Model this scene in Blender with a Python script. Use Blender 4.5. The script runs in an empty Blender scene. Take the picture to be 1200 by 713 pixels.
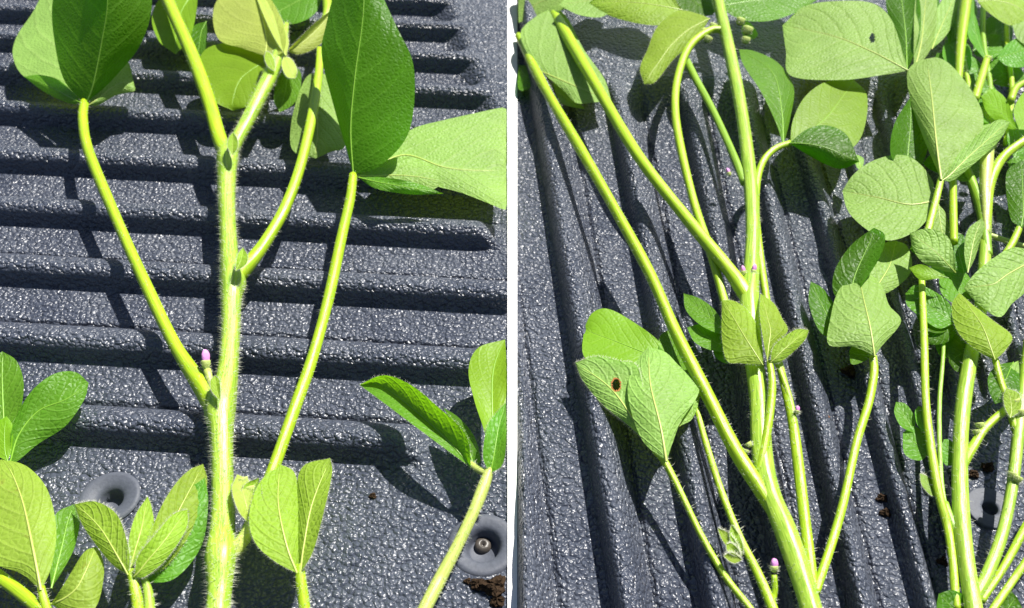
import bpy, math, random
import numpy as np
from mathutils import Vector, Matrix
random.seed(7); np.random.seed(7)
scene = bpy.context.scene
C = scene.collection

# ------------------------------------------------------------------ camera
W, H = 1200.0, 713.0
FPX = 1100.0                                   # focal length in photo pixels
YH = -800.0                                    # row of the liner plane's horizon
PITCH = math.atan((H/2 - YH)/FPX)              # view axis below the horizontal
DIST = 0.495                                   # camera to the liner along the axis (m)
CAM = Vector((0, -DIST*math.cos(PITCH), DIST*math.sin(PITCH)))
cd = bpy.data.cameras.new('camera'); cam = bpy.data.objects.new('camera', cd); C.objects.link(cam)
cam.location = CAM; cam.rotation_euler = (math.pi/2 - PITCH, 0, 0)
cd.sensor_width = 36; cd.lens = FPX/W*36; cd.clip_start = 0.01; cd.clip_end = 50
cd.dof.use_dof = True; cd.dof.focus_distance = 0.43; cd.dof.aperture_fstop = 14
scene.camera = cam
scene.render.resolution_x = 1024; scene.render.resolution_y = 608

# ------------------------------------------------------------------ light
SUN_EL, SUN_AZ = math.radians(55), math.radians(40)     # azimuth clockwise from +Y (image up)
world = bpy.data.worlds.new('World'); scene.world = world; world.use_nodes = True
wn = world.node_tree.nodes; wl = world.node_tree.links
sky = wn.new('ShaderNodeTexSky'); sky.sky_type = 'NISHITA'; sky.sun_disc = False
sky.sun_elevation = SUN_EL; sky.sun_rotation = SUN_AZ
wl.new(sky.outputs[0], wn['Background'].inputs[0]); wn['Background'].inputs[1].default_value = 0.05
sd = bpy.data.lights.new('sun', 'SUN'); so = bpy.data.objects.new('sun', sd); C.objects.link(so)
sd.energy = 5.0; sd.angle = math.radians(0.5); sd.color = (1, 0.96, 0.89)
sdir = Vector((math.sin(SUN_AZ)*math.cos(SUN_EL), math.cos(SUN_AZ)*math.cos(SUN_EL), math.sin(SUN_EL)))
so.rotation_euler = sdir.to_track_quat('Z', 'Y').to_euler(); so.location = sdir*2
vs = scene.view_settings
vs.view_transform = 'Standard'; vs.look = 'None'; vs.exposure = 1.0; vs.gamma = 1

# ------------------------------------------------------------------ helpers
SP, CP = math.sin(PITCH), math.cos(PITCH)
def ray(px, py):
    a = (px - W/2)/FPX; b = -(py - H/2)/FPX
    return a, b*SP + CP, b*CP - SP              # world direction, unit depth along the axis
def at(px, py, z):                              # pixel -> point at height z above the liner floor
    dx, dy, dz = ray(px, py); k = (z - CAM.z)/dz
    return np.array((dx*k, CAM.y + dy*k, z)), k
def at_arr(px, py, z):
    a = (px - W/2)/FPX; b = -(py - H/2)/FPX
    k = (z - CAM.z)/(b*CP - SP)
    return np.stack((a*k, CAM.y + (b*SP + CP)*k, z), -1)
def spline(P, n, pts_t=None):                   # Catmull-Rom through rows of P, n samples, even in length
    P = np.array(P, float)
    if len(P) == 2: 
        t = np.linspace(0, 1, n)[:, None]; return P[0]*(1-t) + P[1]*t
    Q = np.vstack((2*P[0]-P[1], P, 2*P[-1]-P[-2])); out = []
    for i in range(1, len(Q)-2):
        for j in range(16):
            t = j/16
            p0, p1, p2, p3 = Q[i-1], Q[i], Q[i+1], Q[i+2]
            out.append(0.5*(2*p1 + (p2-p0)*t + (2*p0-5*p1+4*p2-p3)*t*t + (3*p1-p0-3*p2+p3)*t**3))
    out.append(Q[-2]); out = np.array(out)
    d = np.concatenate(([0], np.cumsum(np.linalg.norm(np.diff(out[:, :2], axis=0), axis=1))))
    s = np.linspace(0, d[-1], n)
    return np.stack([np.interp(s, d, out[:, c]) for c in range(out.shape[1])], -1)
def mesh_obj(name, verts, faces, mat, parent=None, smooth=True, uv=None):
    v = np.array(verts, float)
    if parent is not None: v = v - np.array(ORG[parent.name])
    me = bpy.data.meshes.new(name); me.from_pydata(v.tolist(), [], faces)
    me.materials.append(mat)
    if smooth: me.polygons.foreach_set('use_smooth', [True]*len(me.polygons))
    if uv is not None:
        l = me.uv_layers.new(name='UVMap'); idx = np.zeros(len(me.loops), int); me.loops.foreach_get('vertex_index', idx)
        l.data.foreach_set('uv', np.array(uv)[idx].ravel())
    me.update()
    o = bpy.data.objects.new(name, me); C.objects.link(o)
    if parent is not None:
        o.parent = parent; ORG[o.name] = ORG[parent.name]
    else: ORG[o.name] = (0, 0, 0)
    return o
ORG = {}
def thing(name, label, cat, loc, group=None):
    o = bpy.data.objects.new(name, None); C.objects.link(o); o.empty_display_size = 0.02
    o.location = loc; ORG[o.name] = tuple(loc); o['label'] = label; o['category'] = cat
    if group: o['group'] = group
    return o

# ------------------------------------------------------------------ materials
def new_mat(name):
    m = bpy.data.materials.new(name); m.use_nodes = True
    return m, m.node_tree.nodes, m.node_tree.links, m.node_tree.nodes['Principled BSDF']
def math_node(n, l, op, a, b=None, c=None):
    x = n.new('ShaderNodeMath'); x.operation = op
    for i, v in enumerate((a, b, c)):
        if v is None: continue
        if isinstance(v, (int, float)): x.inputs[i].default_value = v
        else: l.new(v, x.inputs[i])
    return x.outputs[0]
def mix_col(n, l, fac, a, b, blend='MIX'):
    x = n.new('ShaderNodeMix'); x.data_type = 'RGBA'; x.blend_type = blend
    if isinstance(fac, (int, float)): x.inputs[0].default_value = fac
    else: l.new(fac, x.inputs[0])
    for i, v in ((6, a), (7, b)):
        if isinstance(v, tuple): x.inputs[i].default_value = (*v, 1)
        else: l.new(v, x.inputs[i])
    return x.outputs[2]
def noise(n, l, vec, scale, detail=3, rough=0.5):
    x = n.new('ShaderNodeTexNoise'); x.inputs['Scale'].default_value = scale
    x.inputs['Detail'].default_value = detail; x.inputs['Roughness'].default_value = rough
    if vec is not None: l.new(vec, x.inputs['Vector'])
    return x
def ramp(n, l, fac, p0, p1):
    x = n.new('ShaderNodeMapRange'); x.inputs[1].default_value = p0; x.inputs[2].default_value = p1
    l.new(fac, x.inputs[0]); return x.outputs[0]

def smooth_ramp(n, l, fac, p0, p1):
    x = n.new('ShaderNodeMapRange'); x.interpolation_type = 'SMOOTHSTEP'; x.inputs[1].default_value = p0; x.inputs[2].default_value = p1
    l.new(fac, x.inputs[0]); return x.outputs[0]
def liner_material():
    m, n, l, p = new_mat('pebbled_liner_plastic')
    tc = n.new('ShaderNodeTexCoord'); o = tc.outputs['Object']
    ns = noise(n, l, o, 260, 2)
    vm = n.new('ShaderNodeVectorMath'); vm.operation = 'SCALE'; vm.inputs['Scale'].default_value = 0.0034
    l.new(ns.outputs['Color'], vm.inputs[0])
    va = n.new('ShaderNodeVectorMath'); va.operation = 'ADD'; l.new(o, va.inputs[0]); l.new(vm.outputs[0], va.inputs[1])
    vo = n.new('ShaderNodeTexVoronoi'); vo.feature = 'F1'; vo.inputs['Scale'].default_value = 470
    l.new(va.outputs[0], vo.inputs['Vector'])
    dn = math_node(n, l, 'DIVIDE', vo.outputs['Distance'], 0.62)
    peb = math_node(n, l, 'SUBTRACT', 1.0, math_node(n, l, 'POWER', dn, 1.7))
    fine = noise(n, l, o, 1500, 2)
    h = math_node(n, l, 'ADD', peb, math_node(n, l, 'MULTIPLY', fine.outputs[0], 0.25))
    bp = n.new('ShaderNodeBump'); bp.inputs['Strength'].default_value = 0.85; bp.inputs['Distance'].default_value = 0.00085
    l.new(h, bp.inputs['Height']); l.new(bp.outputs[0], p.inputs['Normal'])
    big = noise(n, l, o, 22, 4, 0.6)
    dust = ramp(n, l, big.outputs[0], 0.35, 0.75)
    c = mix_col(n, l, dust, (0.045, 0.053, 0.076), (0.073, 0.083, 0.108))
    grit = ramp(n, l, noise(n, l, o, 420, 3, 0.6).outputs[0], 0.66, 0.8)
    c = mix_col(n, l, math_node(n, l, 'MULTIPLY', grit, 0.35), c, (0.20, 0.17, 0.14))
    l.new(c, p.inputs['Base Color'])
    l.new(math_node(n, l, 'MULTIPLY_ADD', big.outputs[0], 0.2, 0.22), p.inputs['Roughness'])
    p.inputs['Specular IOR Level'].default_value = 0.58
    return m
M_LINER = liner_material()

def simple(name, col, rough=0.6, var=0.0, scale=300, bump=0.0, spec=0.5, sss=0):
    m, n, l, p = new_mat(name)
    tc = n.new('ShaderNodeTexCoord'); ns = noise(n, l, tc.outputs['Object'], scale, 4, 0.6)
    d = tuple(max(0, x*(1-var)) for x in col); e = tuple(min(1, x*(1+var)) for x in col)
    l.new(mix_col(n, l, ns.outputs[0], d, e), p.inputs['Base Color'])
    p.inputs['Roughness'].default_value = rough; p.inputs['Specular IOR Level'].default_value = spec
    if sss: 
        p.inputs['Subsurface Weight'].default_value = sss; p.inputs['Subsurface Radius'].default_value = (0.002, 0.002, 0.0006)
        p.inputs['Subsurface Scale'].default_value = 1.0
    if bump:
        b = n.new('ShaderNodeBump'); b.inputs['Strength'].default_value = bump; b.inputs['Distance'].default_value = 0.001
        l.new(ns.outputs[0], b.inputs['Height']); l.new(b.outputs[0], p.inputs['Normal'])
    return m
M_WHITE = simple('white_divider', (0.82, 0.82, 0.82), 0.7, 0.01)
M_WASHER = simple('smooth_washer_plastic', (0.072, 0.080, 0.102), 0.55, 0.3, 500, 0.2, 0.25)
M_SCREW = simple('zinc_screw', (0.06, 0.052, 0.045), 0.4, 0.4, 900, 0.2)
M_SOIL = simple('dark_soil', (0.035, 0.022, 0.013), 0.95, 0.7, 900, 0.8, 0.1)
M_RUST = simple('brown_fleck', (0.16, 0.07, 0.03), 0.9, 0.5, 900, 0.5, 0.1)
M_SCORCH = simple('scorched_leaf_edge', (0.30, 0.12, 0.035), 0.8, 0.4, 900, 0.3, 0.2)
M_PETAL = simple('pink_petal', (0.60, 0.25, 0.55), 0.5, 0.3, 900, 0.3, 0.3)
M_CALYX = simple('pale_calyx', (0.34, 0.42, 0.10), 0.6, 0.2, 700, 0.2, 0.3)

def leaf_material(name, col, vein, trans, tcol, rough=0.42, bump=0.5, net=0.25, scar=0.0, nveins=7.0, quilt_h=3.0):
    m, n, l, p = new_mat(name)
    out = n['Material Output']
    tc = n.new('ShaderNodeTexCoord'); sp = n.new('ShaderNodeSeparateXYZ'); l.new(tc.outputs['UV'], sp.inputs[0])
    ob = tc.outputs['Object']
    x = math_node(n, l, 'ABSOLUTE', math_node(n, l, 'MULTIPLY_ADD', sp.outputs[0], 2.0, -1.0))
    t = sp.outputs[1]
    ph = math_node(n, l, 'SUBTRACT', math_node(n, l, 'MULTIPLY', t, nveins), math_node(n, l, 'MULTIPLY', math_node(n, l, 'POWER', x, 1.25), 2.1))
    wob = noise(n, l, ob, 90, 2); ph = math_node(n, l, 'MULTIPLY_ADD', wob.outputs[0], 0.35, ph)
    tri = math_node(n, l, 'PINGPONG', ph, 0.5)                                  # 0 on a side vein
    wv = math_node(n, l, 'MULTIPLY_ADD', x, -0.04, 0.062)
    side = math_node(n, l, 'SUBTRACT', 1.0, math_node(n, l, 'MINIMUM', math_node(n, l, 'DIVIDE', tri, wv), 1.0))
    mid = math_node(n, l, 'SUBTRACT', 1.0, math_node(n, l, 'MINIMUM', math_node(n, l, 'DIVIDE', x, 0.05), 1.0))
    vo = n.new('ShaderNodeTexVoronoi'); vo.feature = 'DISTANCE_TO_EDGE'; vo.inputs['Scale'].default_value = 420; l.new(ob, vo.inputs['Vector'])
    netw = math_node(n, l, 'SUBTRACT', 1.0, ramp(n, l, vo.outputs['Distance'], 0.0, 0.16))
    v = math_node(n, l, 'MAXIMUM', math_node(n, l, 'MULTIPLY', side, 0.75), math_node(n, l, 'MAXIMUM', mid, math_node(n, l, 'MULTIPLY', netw, net)))
    oi = n.new('ShaderNodeObjectInfo')
    blot = noise(n, l, ob, 45, 4, 0.6)
    k = math_node(n, l, 'MULTIPLY_ADD', oi.outputs['Random'], 0.30, math_node(n, l, 'MULTIPLY_ADD', blot.outputs[0], 0.5, 0.60))
    hs = n.new('ShaderNodeHueSaturation'); l.new(k, hs.inputs['Value'])
    l.new(math_node(n, l, 'MULTIPLY_ADD', oi.outputs['Random'], 0.016, 0.488), hs.inputs['Hue'])
    l.new(mix_col(n, l, math_node(n, l, 'MULTIPLY', v, 0.75), col, vein), hs.inputs['Color'])
    base = hs.outputs[0]
    if scar:
        sc = ramp(n, l, noise(n, l, ob, 130, 3, 0.7).outputs[0], 0.60, 0.72)
        sc = math_node(n, l, 'MULTIPLY', sc, math_node(n, l, 'MULTIPLY', scar, math_node(n, l, 'SUBTRACT', 1.0, ramp(n, l, x, 0.1, 0.5))))
        base = mix_col(n, l, sc, base, (0.22, 0.09, 0.03))
    l.new(base, p.inputs['Base Color'])
    p.inputs['Roughness'].default_value = rough; p.inputs['Specular IOR Level'].default_value = 0.25
    cell = ramp(n, l, vo.outputs['Distance'], 0.0, 0.4)
    quilt = math_node(n, l, 'MULTIPLY', math_node(n, l, 'MINIMUM', tri, 0.16), quilt_h)
    hgt = math_node(n, l, 'ADD', math_node(n, l, 'MULTIPLY', cell, 0.5), math_node(n, l, 'ADD', quilt, math_node(n, l, 'MULTIPLY', mid, -0.5)))
    b = n.new('ShaderNodeBump'); b.inputs['Strength'].default_value = bump; b.inputs['Distance'].default_value = 0.0009
    l.new(hgt, b.inputs['Height']); l.new(b.outputs[0], p.inputs['Normal'])
    tr = n.new('ShaderNodeBsdfTranslucent'); l.new(b.outputs[0], tr.inputs['Normal'])
    tm = mix_col(n, l, math_node(n, l, 'MULTIPLY', v, 0.6), tcol, tuple(min(1, q*1.5) for q in tcol))
    h2 = n.new('ShaderNodeHueSaturation'); l.new(k, h2.inputs['Value']); l.new(tm, h2.inputs['Color'])
    l.new(h2.outputs[0], tr.inputs['Color'])
    mx = n.new('ShaderNodeMixShader'); mx.inputs[0].default_value = trans
    l.new(p.outputs[0], mx.inputs[1]); l.new(tr.outputs[0], mx.inputs[2]); l.new(mx.outputs[0], out.inputs['Surface'])
    return m
LM = {
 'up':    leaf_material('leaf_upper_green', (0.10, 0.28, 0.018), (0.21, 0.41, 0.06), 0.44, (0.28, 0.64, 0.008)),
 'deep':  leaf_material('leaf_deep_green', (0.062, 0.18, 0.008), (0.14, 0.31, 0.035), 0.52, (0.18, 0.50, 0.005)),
 'pale':  leaf_material('leaf_pale_underside', (0.23, 0.405, 0.084), (0.35, 0.49, 0.15), 0.36, (0.42, 0.63, 0.035), 0.5, 0.6),
 'young': leaf_material('leaf_young_yellow_green', (0.235, 0.39, 0.030), (0.37, 0.49, 0.10), 0.42, (0.46, 0.66, 0.02), 0.55, 0.6, 0.4),
 'scar':  leaf_material('leaf_pale_scarred', (0.24, 0.38, 0.040), (0.36, 0.47, 0.10), 0.38, (0.44, 0.60, 0.025), 0.5, 0.5, 0.25, 0.8),
 'lime':  leaf_material('leaf_lime', (0.20, 0.40, 0.018), (0.29, 0.48, 0.05), 0.46, (0.44, 0.70, 0.012), 0.45, 0.25, 0.15),
 'cream': leaf_material('leaf_cream_young', (0.36, 0.46, 0.085), (0.48, 0.55, 0.16), 0.42, (0.58, 0.70, 0.05), 0.55, 0.4, 0.3),
}
def stem_material(name, c0, c1, sss=0.25):
    m, n, l, p = new_mat(name)
    tc = n.new('ShaderNodeTexCoord'); mp = n.new('ShaderNodeMapping'); l.new(tc.outputs['UV'], mp.inputs[0])
    mp.inputs['Scale'].default_value = (9, 1.2, 1)
    ns = noise(n, l, mp.outputs[0], 2.2, 4, 0.55)
    blot = noise(n, l, tc.outputs['Object'], 60, 3)
    f = math_node(n, l, 'MULTIPLY_ADD', ramp(n, l, ns.outputs[0], 0.36, 0.62), 0.75, math_node(n, l, 'MULTIPLY', blot.outputs[0], 0.4))
    l.new(mix_col(n, l, f, c0, c1), p.inputs['Base Color'])
    p.inputs['Roughness'].default_value = 0.38; p.inputs['Specular IOR Level'].default_value = 0.5
    b = n.new('ShaderNodeBump'); b.inputs['Strength'].default_value = 0.35; b.inputs['Distance'].default_value = 0.0006
    l.new(ns.outputs[0], b.inputs['Height']); l.new(b.outputs[0], p.inputs['Normal'])
    return m
SM = {
 'stem':  stem_material('green_stem', (0.14, 0.29, 0.010), (0.36, 0.52, 0.055)),
 'pet':   stem_material('yellow_green_petiole', (0.19, 0.35, 0.007), (0.35, 0.50, 0.012)),
 'dark':  stem_material('dark_green_stem', (0.13, 0.27, 0.014), (0.24, 0.41, 0.03)),
 'rib':   stem_material('leaf_midrib_green', (0.15, 0.33, 0.02), (0.22, 0.42, 0.04)),
 'straw': stem_material('pale_straw_stem', (0.30, 0.39, 0.06), (0.45, 0.52, 0.13)),
}
def hair_material():
    m, n, l, p = new_mat('silvery_hair')
    p.inputs['Base Color'].default_value = (0.72, 0.74, 0.60, 1); p.inputs['Roughness'].default_value = 0.5
    tr = n.new('ShaderNodeBsdfTranslucent'); tr.inputs['Color'].default_value = (0.8, 0.82, 0.66, 1)
    mx = n.new('ShaderNodeMixShader'); mx.inputs[0].default_value = 0.45
    l.new(p.outputs[0], mx.inputs[1]); l.new(tr.outputs[0], mx.inputs[2]); l.new(mx.outputs[0], n['Material Output'].inputs['Surface'])
    return m
M_HAIR = hair_material()

# ------------------------------------------------------------------ the two ribbed liners
def cr1(pts, xs):
    P = spline([(a, b) for a, b in pts], 600); return np.interp(xs, P[:, 0], P[:, 1])
def sstep(x, a, b):
    t = np.clip((x-a)/(b-a), 0, 1); return t*t*(3-2*t)
HOLES = [(128, 583, 34, 11, 'deep'), (566, 638, 40, 15, 'screw'), (1160, 596, 27, 8, 'flat')]
RIDGE = 0.009
def dish(px, py, z):
    for hx, hy, r, ri, kind in HOLES:
        d = np.hypot(px-hx, (py-hy)*1.12)
        if kind == 'flat': z = z - 0.0008*(1-sstep(d, r-2, r+3)) - 0.005*(1-sstep(d, ri-2, ri+3))
        else: z = z - 0.0012*(1-sstep(d, r-3, r+4)) - 0.0085*(1-sstep(d, ri, ri+9))
    return z
def grid_faces(nr, nc):
    i = np.arange(nr-1)[:, None]*nc + np.arange(nc-1)[None, :]
    return np.stack((i, i+nc, i+nc+1, i+1), -1).reshape(-1, 4).tolist()

B0 = [-350, -310, -272, -236, -202, -170, -139, -109, -81, -54, -28, -3, 27, 60, 99, 146, 202, 263, 334, 420, 515]
DB = [24]*11 + [25, 25, 29, 31, 31, 31, 32, 34, 34, 38]
prof_l = [(0, 0), (.20, .0), (.42, 0), (.455, -.0006), (.49, -.0028), (.525, .0002), (.57, .0040), (.64, .0078), (.72, .0102), (.80, .0112), (.86, .0108), (.905, .0094), (.94, .0072), (.965, .0040), (.985, .0008), (1, 0)]
def left_liner():
    us = np.unique(np.concatenate((np.linspace(0, .42, 9), np.linspace(.42, .56, 9), np.linspace(.56, .86, 9), np.linspace(.86, 1, 10))))[:-1]
    pu = cr1(prof_l, us)
    xs = np.linspace(-420, 594.6, 270); rows, zz = [], []
    for k in range(len(B0)-1):
        for u, z in zip(us, pu):
            y0 = B0[k] + (B0[k+1]-B0[k])*u; d = DB[k] + (DB[k+1]-DB[k])*u
            py = y0 + d*xs/595.0
            amp = np.ones_like(xs)
            if k == len(B0)-2: amp = 1 - sstep(xs, 468, 503)
            if k == len(B0)-5: amp = 1 - sstep(xs, 560, 592)
            if k == len(B0)-4: amp = 1 - 0.0*xs
            zr = z*amp
            edge = 520 + (py-22)*0.42
            pl = sstep(xs, edge-14, edge+16)*(1-sstep(py, 165, 215))
            zr = zr*(1-pl) + 0.0110*pl
            rows.append(py); zz.append(zr)
    for py0 in np.concatenate((np.arange(515, 760, 3.5), np.arange(760, 1000, 20))):
        rows.append(py0 + 38*xs/595.0); zz.append(np.zeros_like(xs))
    PY = np.array(rows); PX = np.broadcast_to(xs, PY.shape); Z = dish(PX, PY, np.array(zz))
    base = at_arr(PX, PY, np.zeros_like(Z)); base[..., 2] = Z
    o = mesh_obj('truck_bed_liner', base.reshape(-1, 3), grid_faces(*PY.shape), M_LINER)
    o['kind'] = 'structure'; o['label'] = 'dark grey pebbled bed liner with ribs running across'
    return o
LINER_L = left_liner()

RX = [(-65, 448, 470, 482), (240, 545, 240, 240)]
E240 = [448, 545, 639, 732, 816, 887, 947, 1003, 1052, 1097, 1140, 1182, 1222, 1262, 1302, 1342, 1382, 1422, 1462, 1502]
E473 = [461, 567, 676, 775, 862, 938, 1008, 1066, 1112, 1154, 1195, 1235, 1275, 1315, 1355, 1395, 1435, 1475, 1515, 1555]
prof_r = [(0, 0), (.012, .0010), (.03, .0050), (.06, .0088), (.11, .0112), (.17, .0118), (.25, .0106), (.33, .0076), (.41, .0036), (.485, .0002), (.52, -.0030), (.56, -.0006), (.62, 0), (.8, 0), (1, 0)]
def right_liner():
    us = np.unique(np.concatenate((np.linspace(0, .12, 10), np.linspace(.12, .42, 8), np.linspace(.42, .60, 9), np.linspace(.6, 1, 9))))[:-1]
    pu = cr1(prof_r, us)
    ys = np.concatenate((np.arange(-330, -20, 12), np.arange(-20, 730, 3.5), np.arange(730, 1000, 16))); cols, zz, first = [], [], True
    for k in range(len(E240)-1):
        for u, z in zip(us, pu):
            a = E240[k] + (E240[k+1]-E240[k])*u; b = E473[k] + (E473[k+1]-E473[k])*u
            px = a + (b-a)*(ys-240)/233.0
            end = 690 if k == 7 else (470 if k >= 8 else 5000)
            amp = 1 - sstep(ys, end-22, end+12)
            amp = amp if k < 7 else amp
            px2 = np.maximum(px, 606.4)
            pl = (1 - sstep(ys, 105, 138))*sstep(px2, 630, 705)
            z2 = 1.28*z*min(1, (E473[k+1]-E473[k])/98.0)**0.9
            zr = z2*amp*(1-pl)*sstep(px2, 604, 616) + 0.0112*pl
            cols.append(px2); zz.append(zr)
    PX = np.array(cols); PY = np.broadcast_to(ys, PX.shape); Z = dish(PX, PY, np.array(zz))
    base = at_arr(PX, PY, np.zeros_like(Z)); base[..., 2] = Z
    keep = []
    nc = PX.shape[1]
    for f in grid_faces(*PX.shape):
        q = [PX[i//nc, i % nc] for i in f]
        if max(q) > 606.41: keep.append(f[::-1])
    o = mesh_obj('truck_bed_liner', base.reshape(-1, 3), keep, M_LINER)
    o['kind'] = 'structure'; o['label'] = 'dark grey pebbled bed liner with ribs running away from the viewer'
    return o
LINER_R = right_liner()

def divider():
    ys = np.linspace(-330, 990, 40); v = []; zt = 0.0012
    for y in ys:
        for x in (594.9, 606.1):
            p, _ = at(x, y, 0); v.append((p[0], p[1], -0.012)); v.append((p[0], p[1], zt))
    f = []
    for i in range(len(ys)-1):
        a = i*4; b = a+4
        f += [(a+1, b+1, b+3, a+3), (a, a+1, a+3, a+2) if i == 0 else None, (a, b, b+1, a+1), (a+2, a+3, b+3, b+2)]
    o = mesh_obj('divider_strip', v, [q for q in f if q], M_WHITE, smooth=False)
    o['label'] = 'narrow plain white strip standing between the two ribbed liners'; o['category'] = 'strip'
divider()

def ring(name, parent, px, py, z, prof, mat, n=40, ell=1.0):
    c, k = at(px, py, z); s = k/FPX
    v, f = [], []
    for r, h in prof:
        for i in range(n):
            a = 2*math.pi*i/n; v.append((c[0]+math.cos(a)*r*s, c[1]+math.sin(a)*r*s, z+h))
    for j in range(len(prof)-1):
        for i in range(n): f.append((j*n+i, j*n+(i+1) % n, (j+1)*n+(i+1) % n, (j+1)*n+i))
    f.append([ (len(prof)-1)*n+i for i in range(n)])
    return mesh_obj(name, v, f, mat, parent)
w = ring('washer', LINER_L, 128, 583, 0, [(36, -.0004), (34, .0006), (30, .0005), (25, .0001), (20, -.0006), (16, -.0014), (13.5, -.003), (12.5, -.0072), (11, -.008)], M_WASHER)
w = ring('washer', LINER_L, 566, 638, 0, [(41, -.0004), (39, .0006), (34, .0005), (26, .0003), (22, -.0006), (19, -.003), (17, -.0062), (15, -.0070)], M_WASHER)
s = ring('screw', w, 566, 640, -.0068, [(10, 0), (9, .0016), (5, .0022), (3, .0021), (1.8, .0006)], M_SCREW, 20)
w = ring('washer', LINER_R, 1160, 596, 0, [(28, -.0012), (27.6, .0004), (27.2, .0007), (26, .0008), (12, .0007), (10, .0005), (9, .0001), (8.6, -.001), (8, -.0045)], M_WASHER)

# ------------------------------------------------------------------ plant builders
def zmap(z, px):                                # plants lie low on the ribs
    f = 0.5 if px < 600 else 0.75
    return 12 + (z-12)*f if 12 < z < 100 else (z if z <= 12 else 0.84*z)
def tube(name, parent, pts, mat, n=14, ribs=5, hairs=0.0, hl=0.003, step=4.0, cap=True):
    """pts rows: px, py, radius in px, centre height in mm"""
    P = np.array(pts, float); L = np.sum(np.hypot(*np.diff(P[:, :2], axis=0).T))
    m = max(6, int(L/step)); S = spline(P, m)
    cen, rad = [], []
    for px, py, r, z in S:
        z = zmap(z, px)
        if not 600 < px < 650: z = max(z, (11.5 if px < 600 else 13.0)*float(1-sstep(py, 730, 860)) + 0.9*r*0.37)
        p, k = at(px, py, z/1000); cen.append(p); rad.append(max(r, .6)*0.86*k/FPX)
    cen = np.array(cen); rad = np.array(rad)
    rad = rad*(1 + 0.03*np.sin(np.linspace(0, L/23, m) + random.random()*6))
    tan = np.gradient(cen, axis=0); tan /= np.linalg.norm(tan, axis=1)[:, None]
    v, uv, fr = [], [], []; a0 = random.random()*6; up = np.array((0.02, 0.1, 1.0))
    for i in range(m):
        x = np.cross(tan[i], up); x /= np.linalg.norm(x); y = np.cross(x, tan[i]); fr.append((x, y))
        for j in range(n):
            a = 2*math.pi*j/n
            r = rad[i]*(1 + 0.05*math.cos(ribs*a + a0 + i*0.01))
            v.append(cen[i] + r*(math.cos(a)*x + math.sin(a)*y)); uv.append((abs(2*j/n-1), i*step/60.0))
    f = [(i*n+j, (i+1)*n+j, (i+1)*n+(j+1) % n, i*n+(j+1) % n) for i in range(m-1) for j in range(n)]
    f += [list(range(n)), list(range((m-1)*n, m*n))[::-1]]
    o = mesh_obj(name, v, f, mat, parent, uv=uv)
    if hairs:
        hv, hf = [], []
        for _ in range(int(L*hairs)):
            i = random.randint(0, m-1); a = random.random()*2*math.pi; x, y = fr[i]
            d = math.cos(a)*x + math.sin(a)*y
            q = cen[i] + tan[i]*random.uniform(-.5, .5)*step*0.00045 + d*rad[i]*0.97
            dd = d + tan[i]*random.uniform(-.45, .25) + np.random.normal(0, .12, 3); dd /= np.linalg.norm(dd)
            spike(hv, hf, q, dd, hl*random.uniform(.4, 1.0), 0.0001)
        h = mesh_obj('hairs', hv, hf, M_HAIR, o); h['kind'] = 'stuff'
    return o
def spike(hv, hf, q, d, ln, r):
    s = np.cross(d, (0.3, 0.5, 0.81)); s /= np.linalg.norm(s); t = np.cross(d, s); b = len(hv)
    for a in (0, 2.094, 4.189): hv.append(q + r*(math.cos(a)*s + math.sin(a)*t))
    bend = np.array((0, 0, -0.12*ln))
    hv.append(q + d*ln + bend); hf += [(b, b+1, b+3), (b+1, b+2, b+3), (b+2, b, b+3)]

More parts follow.
